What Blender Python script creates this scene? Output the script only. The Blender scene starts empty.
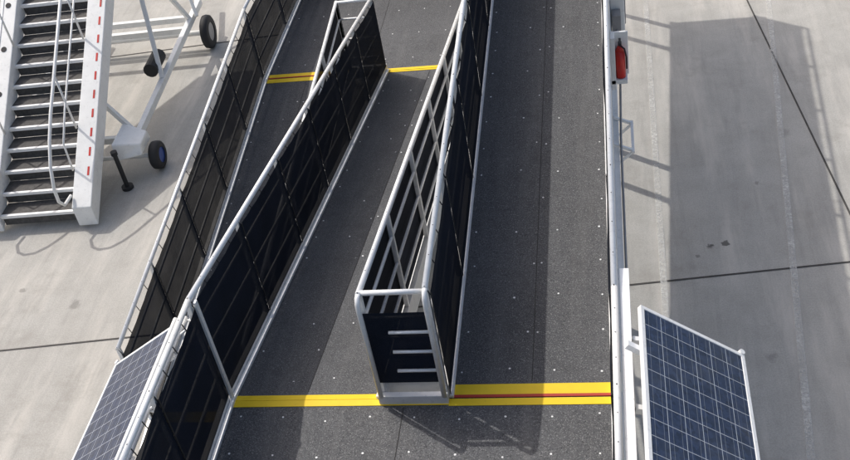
import bpy, math, random
import numpy as np
from math import *
from mathutils import Vector, Matrix
random.seed(4)
sc=bpy.context.scene
H0=8.9
# ------------------------------------------------ materials
def newmat(name):
    m=bpy.data.materials.new(name); m.use_nodes=True
    nt=m.node_tree; b=nt.nodes['Principled BSDF']; return m,nt,b
def nd(nt,t,**k):
    n=nt.nodes.new(t)
    for a,v in k.items():
        setattr(n,a,v)
    return n
def noise(nt,vec,scale,detail=4,rough=.55):
    n=nd(nt,'ShaderNodeTexNoise'); n.inputs['Scale'].default_value=scale
    n.inputs['Detail'].default_value=detail; n.inputs['Roughness'].default_value=rough
    nt.links.new(vec,n.inputs['Vector']); return n.outputs['Fac']
def ramp(nt,fac,stops):
    n=nd(nt,'ShaderNodeValToRGB'); cr=n.color_ramp
    while len(cr.elements)<len(stops): cr.elements.new(.5)
    for e,(p,c) in zip(cr.elements,stops):
        e.position=p; e.color=(c[0],c[1],c[2],1) if hasattr(c,'__len__') else (c,c,c,1)
    nt.links.new(fac,n.inputs[0]); return n.outputs[0]
def mixc(nt,fac,a,b,mode='MIX'):
    n=nd(nt,'ShaderNodeMix',data_type='RGBA',blend_type=mode)
    for s,v in ((0,fac),(6,a),(7,b)):
        if isinstance(v,(int,float)): n.inputs[s].default_value=v
        elif isinstance(v,tuple): n.inputs[s].default_value=(*v,1)
        else: nt.links.new(v,n.inputs[s])
    return n.outputs[2]
def math_(nt,op,a,b=None,c=None):
    n=nd(nt,'ShaderNodeMath',operation=op)
    for i,v in enumerate((a,b,c)):
        if v is None: continue
        if isinstance(v,(int,float)): n.inputs[i].default_value=v
        else: nt.links.new(v,n.inputs[i])
    return n.outputs[0]
def pos(nt): return nd(nt,'ShaderNodeNewGeometry').outputs['Position']
def mapv(nt,vec,scale=(1,1,1),rot=(0,0,0)):
    n=nd(nt,'ShaderNodeMapping'); n.inputs['Scale'].default_value=scale; n.inputs['Rotation'].default_value=rot
    nt.links.new(vec,n.inputs['Vector']); return n.outputs[0]
def bump(nt,b,h,s,d=.01):
    n=nd(nt,'ShaderNodeBump'); n.inputs['Strength'].default_value=s; n.inputs['Distance'].default_value=d
    nt.links.new(h,n.inputs['Height']); nt.links.new(n.outputs[0],b.inputs['Normal'])

def simple(name,col,rough=.5,metal=0,var=.15,scale=6,dirt=None):
    m,nt,b=newmat(name); p=pos(nt)
    f=noise(nt,p,scale,5)
    lo=tuple(c*(1-var) for c in col); hi=tuple(min(1,c*(1+var)) for c in col)
    c=ramp(nt,f,[(.3,lo),(.7,hi)])
    if dirt:
        f2=noise(nt,p,scale*3,6,.7)
        c=mixc(nt,ramp(nt,f2,[(.55,0),(.75,dirt)]),c,tuple(x*.35 for x in col))
    nt.links.new(c,b.inputs['Base Color'])
    b.inputs['Roughness'].default_value=rough; b.inputs['Metallic'].default_value=metal
    return m
# concrete
mg,nt,b=newmat('concrete'); p=pos(nt)
c=ramp(nt,noise(nt,p,.35,6,.6),[(.3,(.41,.395,.365)),(.7,(.50,.485,.45))])
c=mixc(nt,ramp(nt,noise(nt,p,2.2,8,.7),[(.42,0),(.75,.6)]),c,(.31,.295,.265))
c=mixc(nt,ramp(nt,noise(nt,p,55,3,.6),[(.35,.45),(.6,0)]),c,(.27,.26,.235))
c=mixc(nt,ramp(nt,noise(nt,p,85,2,.6),[(.62,0),(.72,.6)]),c,(.66,.64,.60))
st=noise(nt,mapv(nt,p,(1.6,.22,1),(0,0,-.11)),1.6,5,.6)
c=mixc(nt,ramp(nt,st,[(.50,0),(.70,.6)]),c,(.60,.565,.51))
st=noise(nt,mapv(nt,p,(3.5,.3,1),(0,0,-.11)),1.9,6,.7)
c=mixc(nt,ramp(nt,st,[(.50,0),(.75,.55)]),c,(.28,.27,.25))
c=mixc(nt,ramp(nt,noise(nt,p,.8,8,.78),[(.54,0),(.64,.35)]),c,(.27,.25,.22))
wob=math_(nt,'MULTIPLY',math_(nt,'SUBTRACT',noise(nt,p,7,5,.65),.5),.22)
for (sx,sy,rad,am) in ((1.02,10.3,.05,.85),(1.2,10.32,.04,.8),(.85,10.1,.03,.5),(2.2,12.6,.10,.3),(1.5,8.4,.09,.3),(-7.2,9.6,.09,.35),(-8.1,9.9,.05,.4),(1.7,11.5,.05,.4),(-6.6,13.9,.1,.5)):
    vd=nd(nt,'ShaderNodeVectorMath',operation='DISTANCE'); nt.links.new(p,vd.inputs[0]); vd.inputs[1].default_value=(sx,sy,0)
    d=math_(nt,'ADD',vd.outputs['Value'],wob)
    c=mixc(nt,ramp(nt,math_(nt,'DIVIDE',d,rad),[(.5,am),(1.0,0)]),c,(.06,.055,.05))
nt.links.new(c,b.inputs['Base Color']); b.inputs['Roughness'].default_value=.9
bump(nt,b,noise(nt,p,90,4,.7),.4,.004)
mjoint=simple('joint_sealant',(.06,.055,.05),.8,0,.3,8)
# patchy off-white ground strips, thinned out by noise
mwl,nt,b=newmat('patchy_white_strip'); p=pos(nt)
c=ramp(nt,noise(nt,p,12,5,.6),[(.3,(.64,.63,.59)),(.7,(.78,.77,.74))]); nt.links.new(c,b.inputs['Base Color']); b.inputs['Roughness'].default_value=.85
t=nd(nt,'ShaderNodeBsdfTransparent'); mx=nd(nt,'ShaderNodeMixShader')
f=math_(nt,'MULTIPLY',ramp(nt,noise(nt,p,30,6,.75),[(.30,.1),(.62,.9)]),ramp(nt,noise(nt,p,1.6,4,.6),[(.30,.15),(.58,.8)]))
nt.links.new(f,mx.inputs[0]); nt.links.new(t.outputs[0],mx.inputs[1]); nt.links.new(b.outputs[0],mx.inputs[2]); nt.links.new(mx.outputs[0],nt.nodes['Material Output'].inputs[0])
# deck
md,nt,b=newmat('antislip_deck'); p=pos(nt)
c=ramp(nt,noise(nt,p,1.1,6,.65),[(.3,(.062,.065,.071)),(.72,(.096,.099,.106))])
c=mixc(nt,ramp(nt,noise(nt,p,120,2,.5),[(.54,0),(.66,.7)]),c,(.27,.27,.27))
c=mixc(nt,ramp(nt,noise(nt,p,95,2,.5),[(.34,.75),(.44,0)]),c,(.018,.018,.02))
c=mixc(nt,ramp(nt,noise(nt,mapv(nt,p,(5,.35,1)),1.5,5,.65),[(.5,0),(.8,.5)]),c,(.17,.17,.168))
c=mixc(nt,ramp(nt,noise(nt,p,5,6,.7),[(.52,0),(.75,.45)]),c,(.04,.04,.042))
nt.links.new(c,b.inputs['Base Color']); b.inputs['Roughness'].default_value=.72
bump(nt,b,noise(nt,p,150,3,.7),.8,.003)
mseam=simple('deck_seam',(.03,.03,.03),.8)
malu=simple('aluminium',(.86,.86,.85),.38,.12,.05,9,.4)
mwh=simple('white_paint',(.82,.82,.80),.42,0,.05,5,.35)
mbolt=simple('bolt_steel',(.85,.85,.85),.4,.0)
def stripe(name,col):
    m,nt,b=newmat(name); p=pos(nt)
    c=ramp(nt,noise(nt,p,9,5,.6),[(.3,tuple(x*.92 for x in col)),(.7,col)])
    c=mixc(nt,ramp(nt,noise(nt,p,55,5,.75),[(.62,0),(.72,.55)]),c,(.16,.14,.06))
    nt.links.new(c,b.inputs['Base Color']); b.inputs['Roughness'].default_value=.6; return m
myel=stripe('yellow_paint',(.95,.66,.01)); mred=stripe('red_hinge_paint',(.50,.04,.02))
def meshmat(name,tr):
    m,nt,b=newmat(name); p=pos(nt)
    c=ramp(nt,noise(nt,p,2.5,4),[(.3,(.007,.010,.017)),(.7,(.013,.017,.030))])
    wv=nd(nt,'ShaderNodeTexVoronoi'); wv.inputs['Scale'].default_value=170; nt.links.new(p,wv.inputs['Vector'])
    c=mixc(nt,ramp(nt,wv.outputs['Distance'],[(.3,0),(.8,.5)]),c,(.028,.033,.046))
    nt.links.new(c,b.inputs['Base Color']); b.inputs['Roughness'].default_value=.95; b.inputs['Specular IOR Level'].default_value=.1
    t=nd(nt,'ShaderNodeBsdfTransparent'); mx=nd(nt,'ShaderNodeMixShader')
    f=ramp(nt,noise(nt,p,3,3),[(.3,tr*.75),(.7,tr*1.25)])
    nt.links.new(f,mx.inputs[0]); nt.links.new(b.outputs[0],mx.inputs[1]); nt.links.new(t.outputs[0],mx.inputs[2])
    nt.links.new(mx.outputs[0],nt.nodes['Material Output'].inputs[0]); return m
mmesh=meshmat('windbreak_mesh',.013)
mmesh2=meshmat('dense_windbreak_mesh',.006)
mmesh3=meshmat('open_windbreak_mesh',.045)
mblack=simple('black_rubber',(.02,.02,.022),.7)
mtread=simple('stair_tread',(.085,.080,.076),.8,0,.3,20)
mredp=simple('red_paint',(.55,.03,.02),.35)
mblue=simple('blue_paint',(.03,.07,.28),.4)
mgrey=simple('grey_metal',(.3,.3,.31),.5,.4,.15,6,.4)
# solar cell
ms,nt,b=newmat('solar_cells')
tc=nd(nt,'ShaderNodeTexCoord').outputs['Object']
sep=nd(nt,'ShaderNodeSeparateXYZ'); nt.links.new(tc,sep.inputs[0])
def lines(coord,pitch,half):
    f=math_(nt,'PINGPONG',coord,pitch/2)
    return math_(nt,'LESS_THAN',f,half)
v=nd(nt,'ShaderNodeTexVoronoi'); v.inputs['Scale'].default_value=38; nt.links.new(tc,v.inputs['Vector'])
c=ramp(nt,v.outputs['Color'],[(.1,(.010,.018,.046)),(.9,(.024,.040,.095))])
bb=math_(nt,'LESS_THAN',math_(nt,'PINGPONG',math_(nt,'ADD',sep.outputs[0],.0315),.0315),.0011)
c=mixc(nt,math_(nt,'MULTIPLY',bb,.4),c,(.45,.48,.52))
g=math_(nt,'MAXIMUM',lines(sep.outputs[0],.126,.0018),lines(sep.outputs[1],.126,.0018))
c=mixc(nt,g,c,(.50,.53,.58))
c=mixc(nt,ramp(nt,noise(nt,tc,2.5,5,.6),[(.45,0),(.8,.12)]),c,(.3,.3,.28))
nt.links.new(c,b.inputs['Base Color']); b.inputs['Roughness'].default_value=.14

# ------------------------------------------------ mesh accumulators
class Acc:
    def __init__(s): s.v=[];s.f=[]
    def box8(s,P):
        n=len(s.v); s.v+= [tuple(p) for p in P]
        for q in ((0,3,2,1),(4,5,6,7),(0,1,5,4),(1,2,6,5),(2,3,7,6),(3,0,4,7)): s.f.append(tuple(n+i for i in q))
    def beam(s,p,q,w,h,side=None):
        p=Vector(p);q=Vector(q);d=(q-p).normalized()
        if side is None:
            side=d.cross(Vector((0,0,1)))
            if side.length<1e-3: side=Vector((1,0,0))
        side=Vector(side).normalized(); up=side.cross(d).normalized()
        a=side*w/2;c=up*h/2
        s.box8([p-a-c,p+a-c,p+a+c,p-a+c,q-a-c,q+a-c,q+a+c,q-a+c])
    def box(s,x0,x1,y0,y1,z0,z1):
        s.box8([(x0,y0,z0),(x1,y0,z0),(x1,y1,z0),(x0,y1,z0),(x0,y0,z1),(x1,y0,z1),(x1,y1,z1),(x0,y1,z1)])
    def tube(s,p,q,r,n=10,r2=None,cap=True):
        p=Vector(p);q=Vector(q);d=(q-p).normalized()
        a=d.orthogonal().normalized();c=d.cross(a); r2=r if r2 is None else r2
        k=len(s.v)
        for P,R in ((p,r),(q,r2)):
            for i in range(n):
                t=2*pi*i/n; s.v.append(tuple(P+a*cos(t)*R+c*sin(t)*R))
        for i in range(n): s.f.append((k+i,k+(i+1)%n,k+n+(i+1)%n,k+n+i))
        if cap: s.f.append(tuple(k+i for i in range(n))[::-1]); s.f.append(tuple(k+n+i for i in range(n)))
    def path(s,pts,r,n=10):
        pts=[Vector(p) for p in pts]
        k0=len(s.v); a=None
        for i,P in enumerate(pts):
            d=((pts[min(i+1,len(pts)-1)]-pts[max(i-1,0)])).normalized()
            a=d.orthogonal().normalized() if a is None else (a-d*a.dot(d)).normalized()
            c=d.cross(a)
            for j in range(n):
                t=2*pi*j/n; s.v.append(tuple(P+a*cos(t)*r+c*sin(t)*r))
        for i in range(len(pts)-1):
            for j in range(n):
                s.f.append((k0+i*n+j,k0+i*n+(j+1)%n,k0+(i+1)*n+(j+1)%n,k0+(i+1)*n+j))
        s.f.append(tuple(k0+j for j in range(n))[::-1]); e=k0+(len(pts)-1)*n; s.f.append(tuple(e+j for j in range(n)))
    def quad(s,a,b,c,d):
        n=len(s.v); s.v+=[tuple(a),tuple(b),tuple(c),tuple(d)]; s.f.append((n,n+1,n+2,n+3))
    def obj(s,name,mat,parent=None,bev=0,smooth=False):
        me=bpy.data.meshes.new(name); me.from_pydata(s.v,[],s.f); me.update()
        o=bpy.data.objects.new(name,me); sc.collection.objects.link(o); me.materials.append(mat)
        if parent: o.parent=parent
        if smooth:
            me.polygons.foreach_set('use_smooth',[len(p.vertices)==4 for p in me.polygons])
        if bev:
            m=o.modifiers.new('b','BEVEL'); m.width=bev; m.segments=2; m.limit_method='ANGLE'
        return o
def empty(name):
    e=bpy.data.objects.new(name,None); sc.collection.objects.link(e); e.empty_display_size=.2; return e

# ------------------------------------------------ ground
A=Acc(); A.quad((-300,-300,0),(300,-300,0),(300,300,0),(-300,300,0)); A.obj('ground',mg)
J=Acc()
ga=radians(6.2); ex=Vector((cos(ga),sin(ga),0)); ey=Vector((-sin(ga),cos(ga),0))
node=Vector((2.83,9.93,0.004))
for k in range(-6,7):
    J.beam(node+ex*k*7.5-ey*50,node+ex*k*7.5+ey*60,.024,.003)
    o=node+ey*k*7.5
    J.beam(o-ex*50+Vector((0,0,.0015)),o+ex*50+Vector((0,0,.0015)),.024,.003)
J.obj('pavement_joints',mjoint)
PL=Acc()
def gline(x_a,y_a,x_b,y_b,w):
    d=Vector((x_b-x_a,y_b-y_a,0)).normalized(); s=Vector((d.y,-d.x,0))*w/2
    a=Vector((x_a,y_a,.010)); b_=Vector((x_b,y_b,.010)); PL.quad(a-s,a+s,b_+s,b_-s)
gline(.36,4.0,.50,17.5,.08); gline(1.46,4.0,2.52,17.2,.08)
PL.obj('ground_strips',mwl)  # two thin pale strips lying just above the concrete

# ------------------------------------------------ boarding ramp
ramp_e=empty('boarding_ramp')
x0,xl,x1,x2,x3,x4=-4.87,-3.65,-3.124,-1.91,-1.372,-.124
yn,yf=5.386,12.472
zN=H0-6.095; zF=H0-7.402
sR=.092; sL=.11; yl=6.8; yN0=3.6; yF1=15.4; yR1=17.5
zRf=lambda y: zN+sR*(y-yn)
zMf=lambda y: zN+(zF-zN)*(y-yn)/(yf-yn)
zLf=lambda y: zF-sL*(yf-y)
D=Acc()
def slab(A,xa,xb,ya,za,yb,zb,t):
    A.box8([(xa,ya,za-t),(xb,ya,za-t),(xb,yb,zb-t),(xa,yb,zb-t),(xa,ya,za),(xb,ya,za),(xb,yb,zb),(xa,yb,zb)])
slab(D,x1,x4,yN0,zN,yn,zN,.06)
slab(D,x3,x4,yn+.004,zN,yR1,zRf(yR1),.06)
slab(D,x1,x2,yn+.004,zN,yf-.004,zF,.06)
slab(D,x0,x2,yf,zF,yF1,zF,.06)
slab(D,x0,xl,yl,zLf(yl),yf-.004,zF,.06)
slab(D,x0,xl,2.6,.05,yl-.004,zLf(yl),.04)
D.obj('deck',md,ramp_e)
# seams
S=Acc()
def seam_l(x,ya,za,yb,zb,w=.006): S.beam((x,ya,za+.002),(x,yb,zb+.002),w,.002)
seam_l((x3+x4)/2,yn+.15,zRf(yn+.15),yR1,zRf(yR1))
seam_l((x1+x2)/2,yn+.1,zMf(yn+.1),yf-.1,zMf(yf-.1))
seam_l(-1.72,yN0,zN,yn-.08,zN)
seam_l((x0+xl)/2,yl,zLf(yl),yf-.1,zLf(yf-.1))
seam_l((x0+x2)/2,yf+.1,zF,yF1,zF)
S.obj('deck_seams',mseam,ramp_e)
# bolts
B=Acc()
def bolt(x,y,z): B.tube((x,y,z-.001),(x,y,z+.003),random.uniform(.007,.0095),8)
for xa,xb,ya,yb,zf in ((x3,x4,yn+.25,yR1,zRf),(x1,x2,yn+.25,yf-.2,zMf),(x0,xl,yl+.2,yf-.2,zLf)):
    y=ya;i=0
    while y<yb:
        for k in ((.07,.36,.64,.93) if i%2==0 else (.07,.93,.47,.53)):
            if random.random()<.92: bolt(xa+(xb-xa)*k+random.uniform(-.015,.015),y+random.uniform(-.03,.03),zf(y)+.0)
        y+=.38;i+=1
for y in (5.2,4.85,4.5,4.1,3.8):
    for k in np.linspace(.04,.96,9): bolt(x1+(x4-x1)*k,y+random.uniform(-.03,.03),zN)
for y in (12.8,13.5,14.2,14.9):
    for k in np.linspace(.04,.96,8): bolt(x0+(x2-x0)*k,y,zF)
B.obj('deck_bolts',mbolt,ramp_e)
# yellow lines
Y=Acc(); R=Acc()
def ys(A,xa,xb,ya,yb,zf,e=.004):
    A.box8([(xa,ya,zf(ya)+.001),(xb,ya,zf(ya)+.001),(xb,yb,zf(yb)+.001),(xa,yb,zf(yb)+.001)]+[(xa,ya,zf(ya)+e),(xb,ya,zf(ya)+e),(xb,yb,zf(yb)+e),(xa,yb,zf(yb)+e)])
cN=lambda y:zN; cF=lambda y:zF
ys(Y,x1,x3,yn-.065,yn-.002,cN); ys(Y,x1,x2,yn+.0005,yn+.06,zMf,.005)
ys(Y,x3,x4,yn-.075,yn-.006,cN); ys(Y,x3,x4,yn+.03,yn+.125,zRf,.005); ys(R,x3,x4,yn+.004,yn+.028,zRf,.007)
ys(Y,x1,x2,yf+.005,yf+.06,cF); ys(Y,x1,x2,yf-.06,yf-.008,zMf,.005)
ys(Y,x0,xl,yf+.03,yf+.11,cF); ys(Y,x0,xl,yf-.09,yf-.01,zLf,.005); ys(R,x0,xl,yf+.005,yf+.028,cF,.006)
ys(Y,x0,xl,yl+.01,yl+.14,zLf)
Y.obj('yellow_line',myel,ramp_e); R.obj('hinge_strip',mred,ramp_e)
# kerbs / side beams
K=Acc()
def kerb(x,sgn,ya,za,yb,zb,w=.05):
    K.beam((x+sgn*.028,ya,za-.03),(x+sgn*.028,yb,zb-.03),w,.22,side=(1,0,0))
    K.beam((x-sgn*.018,ya,za+.018),(x-sgn*.018,yb,zb+.018),.034,.03,side=(1,0,0))
kerb(x3,-1,yn,zN,yR1,zRf(yR1)); kerb(x4,1,yN0,zN,yn,zN); kerb(x4,1,yn,zN,yR1,zRf(yR1))
kerb(x1,-1,yN0,zN,yn,zN); kerb(x1,-1,yn,zN,yf,zF); kerb(x2,1,yn,zN,yf,zF); kerb(x2,1,yf,zF,yF1,zF)
kerb(x0,-1,yl,zLf(yl),yf,zF); kerb(x0,-1,yf,zF,yF1,zF); kerb(xl,1,yl,zLf(yl),yf,zF)
kerb(x0,-1,2.6,.06,yl,zLf(yl)); kerb(xl,1,2.6,.06,yl,zLf(yl))
K.beam((x2,yn-.03,zN+.03),(x3,yn-.03,zN+.03),.05,.12); K.beam((x2,yn+.12,zN-.02),(x3,yn+.12,zN-.02),.03,.2)
K.beam((xl,yf+.03,zF+.03),(x1,yf+.03,zF+.03),.05,.12)
K.beam((x1,yN0,zN-.03),(x4,yN0,zN-.03),.05,.22); K.beam((x0,yF1,zF-.03),(x2,yF1,zF-.03),.05,.22)
K.beam((x4+.075,yn+.3,zRf(yn+.3)+.02),(x4+.075,yR1,zRf(yR1)+.02),.045,.05,side=(1,0,0))
K.obj('kerb_beams',malu,ramp_e,.004)
# substructure
U=Acc()
def legs(xa,xb,ys_,zf):
    for y in ys_:
        U.beam((xa,y,zf(y)-.2),(xb,y,zf(y)-.2),.08,.1)
        for x in (xa+.1,xb-.1):
            U.beam((x,y,.02),(x,y,zf(y)-.2),.08,.08); U.box(x-.12,x+.12,y-.12,y+.12,.005,.03)
legs(x1,x4,(3.9,5.1),cN); legs(x3,x4,(9,12.5,16.5),zRf); legs(x1,x2,(9,),zMf); legs(x0,x2,(12.8,15),cF); legs(x0,xl,(7.2,9.8),zLf)
U.obj('support_legs',mgrey,ramp_e,.004)

RH=1.1
T=Acc(); Pst=Acc(); Mh=Acc(); Mh2=Acc(); Mh3=Acc(); Cl=Acc()
def railing(x,ya,za,yb,zb,msgn,A=None,step=1.18,mids=(.30,.58,.86),hand=None,mlo=.08,mhi=1.03,first=True,last=True,h=RH):
    z=lambda y: za+(zb-za)*(y-ya)/(yb-ya)
    T.tube((x,ya,z(ya)+h),(x,yb,z(yb)+h),.023,12)
    for m in mids: T.tube((x,ya,z(ya)+m),(x,yb,z(yb)+m),.015,8)
    if hand: T.path([(x,ya+.02,z(ya)+.8),(x+hand,ya+.0,z(ya)+.84),(x+hand,ya+.04,z(ya)+.93),(x+hand,yb,z(yb)+.93)],.017,10)
    n=max(1,round((yb-ya)/step))
    for i in range(n+1):
        if i==0 and not first or i==n and not last: continue
        y=ya+(yb-ya)*i/n
        y=min(max(y,ya+.02),yb-.02)
        Pst.beam((x,y,z(y)-.08),(x,y,z(y)+h-.01),.038,.038)
        if hand: T.tube((x,y,z(y)+.9),(x+hand,y,z(y)+.93),.008,6)
    if msgn:
        A=A or Mh
        xm=x+msgn*.031
        for i in range(n):
            y0_=ya+(yb-ya)*i/n+.003; y1_=ya+(yb-ya)*(i+1)/n-.003
            N=8; base=len(A.v); ph_=random.uniform(-.006,.012)
            for jj in range(N+1):
                for kk in range(5):
                    y=y0_+(y1_-y0_)*jj/N; t=kk/4
                    hz=mlo+(mhi-mlo)*t
                    bel=(.010+ph_)*sin(pi*jj/N)*sin(pi*t)*msgn+.002*msgn
                    A.v.append((xm+bel,y,z(y)+hz+(.016*sin(pi*jj/N)+(.006 if jj%2 else 0))*(-1 if kk==4 else 0)))
            for jj in range(N):
                for kk in range(4):
                    a=base+jj*5+kk; A.f.append((a,a+5,a+6,a+1))
            for y in (y0_,):
                Cl.beam((xm+msgn*.006,y,z(y)+mlo),(xm+msgn*.006,y,z(y)+mhi),.005,.016,side=(1,0,0))
            for jj in range(0,9,2):
                y=y0_+(y1_-y0_)*jj/8
                Cl.tube((xm,y,z(y)+mhi-.02),(x,y,z(y)+h+.024),.0045,5)
railing(x3-.02,yn,zN,yR1,zRf(yR1),+1,Mh2,h=1.14,mhi=1.1,mlo=.05)
railing(x4+.03,yn,zN,yR1,zRf(yR1),-1,Mh,mlo=.13)
railing(x4+.03,yN0,zN,yn,zN,-1,Mh,mlo=.13)
railing(x1-.03,yN0,zN,yn,zN,+1,Mh,hand=-.07)
railing(x1-.03,yn,zN,yf,zF,+1,Mh,first=False,mhi=1.07)
railing(x2+.03,yn,zN,yf,zF,-1,Mh)
railing(x2+.03,yf,zF,yF1,zF,-1,Mh,first=False)
railing(x0-.03,yl,zLf(yl),yf,zF,+1,Mh3)
railing(x0-.03,yf,zF,yF1,zF,+1,Mh3,first=False)
railing(xl+.03,yl,zLf(yl),yf,zF,-1,Mh3)
def cross(xa,xb,y,z,hs,mesh=None,msgn=-1):
    for h in hs: T.tube((xa,y,z+h),(xb,y,z+h),.02 if h>.9 else .015,10)
    if mesh:
        ym=y+msgn*.03; Mh2.quad((xa,ym,z+mesh[0]),(xb,ym,z+mesh[0]),(xb,ym,z+mesh[1]),(xa,ym,z+mesh[1]))
cross(x2+.03,x3-.02,yn+.02,zN,(1.1,.25,.45,.65,.85),None)
Mh2.quad((x2+.03,yn-.012,zN+.2),(x3-.05,yn-.012,zN+.2),(x3-.05,yn-.012,zN+.93),(x2+.03,yn-.012,zN+.93))
for h in (.36,.56,.76): T.tube((x2+.2,yn-.04,zN+h),(x3-.02,yn-.04,zN+h),.013,8)
cross(xl+.03,x1-.03,yf-.02,zF,(1.1,.25,.55,.85),None)
for x,y,z in ((xl+.03,yf-.02,zF),): Pst.beam((x,y,z),(x,y,z+1.1),.038,.038)
Pst.beam((x1+.014,yn+.01,zN-.02),(x1+.014,yn+.01,zN+1.08),.022,.04)
cross(x1,x4,yN0,zN,(1.1,.3,.58,.86),(.08,1.03))
cross(x0,x2,yF1,zF,(1.1,.3,.58,.86),(.08,1.03))
for xx,yy,zz,hh in ((x3-.02,yn,zN,1.14),(x2+.03,yn,zN,1.1)):
    T.path([(xx,yy+.02,zz+hh),(xx,yy-.03,zz+hh-.006),(xx,yy-.06,zz+hh-.04),(xx,yy-.065,zz+hh-.1),(xx,yy-.065,zz+.1)],.02,10)
# outrigger beams carrying the solar panels
xx=x4+.10
Pst.beam((xx,3.5,zN+1.02),(xx,5.62,zN+1.02),.065,.08)
for y in (3.8,4.4,4.98): Pst.beam((xx+.035,y,zN+1.0),(xx+.12,y,zN+.98),.04,.05)
for y in (3.9,4.7,5.5): Pst.beam((xx,y,zN+.98),(xx,y,zN+.1),.04,.04)
xx=x1-.13
T.tube((xx,3.5,zN+1.0),(xx,5.3,zN+1.0),.018,10)
for y in (3.8,4.5,5.2): T.tube((xx-.1,y,zN+.82),(xx+.1,y,zN+.98),.010,8)
T.obj('handrail_tubes',malu,ramp_e,smooth=True); Pst.obj('railing_posts',malu,ramp_e,.003)
Mh.obj('mesh_screen',mmesh,ramp_e,smooth=True); Mh2.obj('dense_mesh_screen',mmesh2,ramp_e,smooth=True); Mh3.obj('open_mesh_screen',mmesh3,ramp_e,smooth=True)
Cl.obj('screen_lacing',mblack,ramp_e)

# ------------------------------------------------ solar panels
W_=.81
qR=(.069,5.019,4.084,.632); qL=(-3.54,5.737,3.332,.591)
def solar(name,q,sg,L=1.58):
    xa,ya,za,al=q
    e=empty(name)
    xd=Vector((sg*cos(al),0,-sin(al))); yd=Vector((0,-1,0)); zd=Vector((sg*sin(al),0,cos(al)))
    M=Matrix.Identity(4)
    for i in range(3): M[i][0]=xd[i];M[i][1]=yd[i];M[i][2]=zd[i];M[i][3]=(xa,ya,za)[i]
    e.matrix_world=M
    c=Acc(); m=.027; c.quad((m,m,.001),(W_-m,m,.001),(W_-m,L-m,.001),(m,L-m,.001))
    o=c.obj('cells',ms,e)
    for vv in o.data.vertices: vv.co.x-=m; vv.co.y-=m
    o.location=(m,m,0)
    fr=Acc()
    fr.box(0,W_,0,m,-.03,.006); fr.box(0,W_,L-m,L,-.03,.006); fr.box(0,m,m,L-m,-.03,.006); fr.box(W_-m,W_,m,L-m,-.03,.006)
    fr.obj('frame',malu,e,.002)
    bk=Acc(); bk.box(m,W_-m,m,L-m,-.02,-.004); bk.obj('backsheet',mwh,e)
    br=Acc()
    for y in (.35,1.33): br.box(-.08,W_*.8,y-.02,y+.02,-.07,-.031)
    br.obj('mounting_rails',malu,e)
    cl=Acc(); cl.tube((W_-.02,-.012,-.02),(W_-.02,-.012,.015),.02,12); cl.tube((W_-.02,L+.012,-.02),(W_-.02,L+.012,.015),.02,12); cl.obj('corner_clamps',malu,e)
solar('solar_panel',qR,1); solar('solar_panel',qL,-1)

# ------------------------------------------------ mobile stairs
st=empty('mobile_boarding_stairs')
ph=radians(2.5); O=Vector((-7.76,11.25,0)); eu=Vector((-sin(ph),cos(ph),0)); ew=Vector((-cos(ph),-sin(ph),0))
def W(w,u,z): return O+ew*w+eu*u+Vector((0,0,z))
run,rise,wd,z0=.285,.19,1.16,.28
tr=Acc();no=Acc();ri=Acc();sb=Acc()
NS=20
for i in range(NS):
    u=.02+run*i; z=z0+rise*i
    tr.box8([W(0,u+.03,z-.03),W(wd,u+.03,z-.03),W(wd,u+run+.02,z-.03),W(0,u+run+.02,z-.03),W(0,u+.03,z),W(wd,u+.03,z),W(wd,u+run+.02,z),W(0,u+run+.02,z)])
    no.box8([W(0,u-.015,z-.045),W(wd,u-.015,z-.045),W(wd,u+.03,z-.045),W(0,u+.03,z-.045),W(0,u-.015,z+.003),W(wd,u-.015,z+.003),W(wd,u+.03,z+.003),W(0,u+.03,z+.003)])
    ri.box8([W(0,u+.03,z-rise),W(wd,u+.03,z-rise),W(wd,u+.045,z-rise),W(0,u+.045,z-rise),W(0,u+.03,z-.031),W(wd,u+.03,z-.031),W(wd,u+.045,z-.031),W(0,u+.045,z-.031)])
tr.obj('treads',mtread,st); no.obj('nosings',malu,st); ri.obj('risers',mtread,st)
sl=rise/run
def sz(u): return z0+sl*u
def stringer(A,wa,wb,ub,ut,lo,hi):
    P=[]
    for (w,u,dz) in ((wa,ub,lo),(wb,ub,lo),(wb,ut,lo),(wa,ut,lo),(wa,ub,hi),(wb,ub,hi),(wb,ut,hi),(wa,ut,hi)):
        P.append(W(w,u,max(.05,sz(u)+dz)))
    A.box8(P)
U1=run*NS
stringer(sb,-.30,-.003,-.05,U1,-.22,.13)
stringer(sb,wd+.003,wd+.28,-.05,U1,-.22,.13)
sb.obj('stringers',mwh,st,.012)
rd=Acc()
for i in range(22):
    u=.35+i*.25
    rd.box8([W(-.235,u,sz(u)+.131),W(-.205,u,sz(u)+.131),W(-.205,u+.11,sz(u+.11)+.131),W(-.235,u+.11,sz(u+.11)+.131),W(-.235,u,sz(u)+.135),W(-.205,u,sz(u)+.135),W(-.205,u+.11,sz(u+.11)+.135),W(-.235,u+.11,sz(u+.11)+.135)])
rd.obj('red_dashes',mredp,st)
sp_=Acc()
for i in range(8):
    u=.9+i*.62; n=(Vector((0,0,1))-eu*sl).normalized(); c=W(wd+.14,u,sz(u)+.13); sp_.tube(c,c+n*.006,.045,14)
sp_.obj('round_spots',mblack,st)  # plain black discs along the top of the left stringer
hr=Acc()
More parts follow.
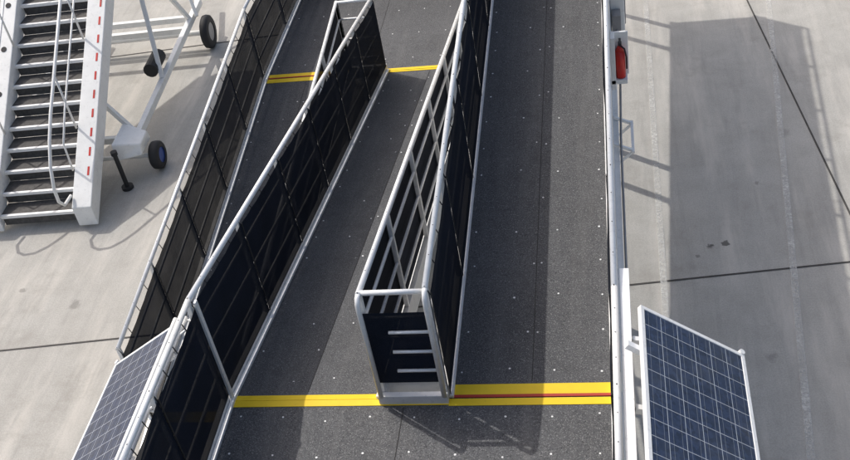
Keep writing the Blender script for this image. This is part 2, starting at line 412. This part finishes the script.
for w in (.03,wd+.0):
    pts=[W(w,U1,sz(U1)+1.0),W(w,.5,sz(.5)+1.0),W(w,.2,sz(.2)+.96),W(w,-.05,sz(-.05)+.86),W(w,-.2,sz(-.2)+.68),W(w,-.22,sz(-.2)+.48),W(w,-.12,sz(-.1)+.28),W(w-.03,.08,sz(.1)+.16)]
    hr.path(pts,.024,10)
    for u in (1.0,2.2,3.4,4.6): hr.tube(W(w,u,sz(u)+.1),W(w,u,sz(u)+1.0),.016,8)
    hr.path([W(w,U1,sz(U1)+.55),W(w,.9,sz(.9)+.55),W(w,.5,sz(.5)+.5),W(w,.45,sz(.45)+.1)],.015,8)
hr.obj('handrails',mwh,st,smooth=True)
ch=Acc()
wx=-.60
ch.beam(W(wx,1.2,.5),W(wx,5.6,.62),.09,.12); ch.beam(W(wd+.4,1.2,.5),W(wd+.4,5.6,.62),.09,.12)
for u in (1.4,4.6,5.0): ch.beam(W(wx,u,.5+.02*u),W(wd+.4,u,.5+.02*u),.09,.1)
ch.beam(W(wx+.1,1.6,.55),W(-.15,1.6,sz(1.6)-.2),.07,.07)
ch.beam(W(wx,3.0,.6),W(-.15,4.6,sz(4.6)-.2),.07,.07)
ch.beam(W(wx,4.9,.62),W(-.15,4.0,sz(4.0)-.2),.07,.07)
ch.beam(W(wx-.1,5.0,.62),W(-.1,6.2,2.4),.06,.06)
ch.beam(W(wx,5.4,.6),W(-.3,6.6,.7),.08,.08)
ch.obj('chassis',mwh,st,.006)
wh=Acc();hb=Acc();wb=Acc()
def wheel(A,w,u,R,t=.14):
    prof=[(-t/2,R*.55),(-t/2,R*.86),(-t*.36,R*.97),(0,R),(t*.36,R*.97),(t/2,R*.86),(t/2,R*.55)]
    n=28;k=len(A.v)
    for i in range(n):
        a=2*pi*i/n
        for dw,r in prof: A.v.append(tuple(W(w+dw,u+cos(a)*r,R+.005+sin(a)*r)))
    m=len(prof)
    for i in range(n):
        for j in range(m-1):
            A.f.append((k+i*m+j,k+((i+1)%n)*m+j,k+((i+1)%n)*m+j+1,k+i*m+j+1))
    (hb if R<.25 else wb).tube(W(w-t*.4,u,R+.005),W(w+t*.4,u,R+.005),R*(.72 if R<.25 else .56),20)
wheel(wh,wx-.22,5.0,.3); wheel(wh,wd+.7,5.0,.3)
wheel(wh,wx-.26,1.35,.22,.15); wheel(wh,wd+.6,1.35,.22,.15)
wh.obj('tyres',mblack,st,smooth=True); hb.obj('wheel_hubs',mblue,st); wb.obj('rear_wheel_hubs',mgrey,st)
ax=Acc(); ax.tube(W(wx-.2,5.0,.3),W(wd+.7,5.0,.3),.05,12); ax.tube(W(wx-.25,1.35,.23),W(wd+.6,1.35,.23),.035,10)
ax.obj('axles',mwh,st)
bk=Acc()
s0,s1=wx+.22,wx-.16
bk.box8([W(s0,.95,.42),W(s1,1.08,.42),W(s1,1.55,.42),W(s0,1.68,.42),W(s0,1.0,.70),W(s1,1.15,.58),W(s1,1.5,.58),W(s0,1.6,.70)])
bk.obj('wheel_bracket',mwh,st,.02)
jk=Acc()
for u,w in ((.85,wx+.14),(.85,wd+.25)):
    jk.tube(W(w,u,.05),W(w,u,.62),.035,12); jk.tube(W(w,u,.005),W(w,u,.05),.09,14); jk.tube(W(w,u,.62),W(w,u,.68),.05,12)
jk.tube(W(-.45,3.0,.75),W(-.45,3.5,.75),.12,14)
jk.obj('stabiliser_jacks',mblack,st)

# ------------------------------------------------ fittings on ramp outside
fe=empty('fire_extinguisher')
yy=8.75; zz=zRf(yy); xx=x4+.14
a=Acc(); a.tube((xx,yy,zz+.36),(xx,yy,zz+.64),.045,16); a.tube((xx,yy,zz+.64),(xx,yy,zz+.69),.045,16,.018); a.obj('cylinder_body',mredp,fe,smooth=True)
a=Acc(); a.tube((xx,yy,zz+.69),(xx,yy,zz+.73),.016,8); a.box(xx-.01,xx+.01,yy-.07,yy+.03,zz+.73,zz+.75); a.path([(xx,yy-.03,zz+.71),(xx+.04,yy-.05,zz+.68),(xx+.056,yy-.03,zz+.58),(xx+.056,yy,zz+.44)],.008,8); a.obj('valve_and_hose',mblack,fe)
a=Acc(); a.box(x4+.052,xx-.046,yy-.06,yy+.06,zz+.25,zz+.8); a.box(x4+.052,xx+.06,yy-.06,yy+.06,zz+.31,zz+.355); a.box(x4+.052,xx+.075,yy+.05,yy+.075,zz+.35,zz+.8); a.obj('holder',mwh,fe,.004)
cb=empty('electrical_cabinet')
yy=9.75; zz=zRf(yy)
a=Acc(); a.box(x4+.06,x4+.2,yy-.3,yy+.3,zz+.35,zz+.8); a.obj('housing',mwh,cb,.01)
a=Acc(); a.box(x4+.202,x4+.21,yy-.25,yy+.25,zz+.4,zz+.75); a.box(x4+.08,x4+.16,yy-.45,yy-.31,zz+.4,zz+.6)
a.path([(x4+.12,yy-.45,zz+.45),(x4+.14,yy-.6,zz+.3),(x4+.115,yy-1.6,zRf(yy-1.6)+.12),(x4+.115,yn+.4,zRf(yn+.4)+.1)],.011,8)
a.obj('door_switch_and_cable',mgrey,cb)
fb=empty('folding_bracket')
yy=8.3; zz=zRf(yy); a=Acc()
for dy in (-.22,.22): a.beam((x4+.05,yy+dy,zz+.1),(x4+.22,yy+dy,zz+.02),.022,.026); a.beam((x4+.05,yy+dy,zz-.15),(x4+.21,yy+dy,zz+.0),.02,.02)
a.beam((x4+.22,yy-.25,zz+.02),(x4+.22,yy+.25,zz+.02),.026,.026); a.obj('bracket_frame',malu,fb)

# ------------------------------------------------ camera, light
P4=[1069.019,38.604,-11.053,-13.656]
f_,pi_,ro_,ya_=P4[0],radians(P4[1]),radians(P4[2]),radians(P4[3])
fw=np.array([sin(ya_)*cos(pi_),cos(ya_)*cos(pi_),-sin(pi_)]);rt=np.array([cos(ya_),-sin(ya_),0]);upv=np.cross(rt,fw)
r_=rt*cos(ro_)+upv*sin(ro_);u_=-rt*sin(ro_)+upv*cos(ro_)
cam=bpy.data.cameras.new('camera'); co=bpy.data.objects.new('camera',cam); sc.collection.objects.link(co)
M=Matrix.Identity(4)
for i in range(3): M[i][0]=r_[i];M[i][1]=u_[i];M[i][2]=-fw[i];M[i][3]=(0,0,H0)[i]
co.matrix_world=M; cam.sensor_width=36; cam.lens=P4[0]/850*36; cam.clip_end=1500; cam.clip_start=.05
sc.camera=co
sd=Vector((-.60,.42,1)).normalized()
L=bpy.data.lights.new('sun','SUN'); L.energy=2.45; L.angle=radians(.55); L.color=(1,.965,.91)
lo=bpy.data.objects.new('sun',L); sc.collection.objects.link(lo); lo.rotation_euler=sd.to_track_quat('Z','Y').to_euler()
w=bpy.data.worlds.new('World'); sc.world=w; w.use_nodes=True; nt=w.node_tree
sk=nt.nodes.new('ShaderNodeTexSky'); sk.sky_type='NISHITA'; sk.sun_disc=False
sk.sun_elevation=asin(sd.z); sk.sun_rotation=atan2(sd.x,sd.y); sk.dust_density=5; sk.air_density=1.2
nt.links.new(sk.outputs[0],nt.nodes['Background'].inputs[0]); nt.nodes['Background'].inputs[1].default_value=.15
sc.view_settings.view_transform='Standard'; sc.view_settings.look='None'; sc.view_settings.exposure=0
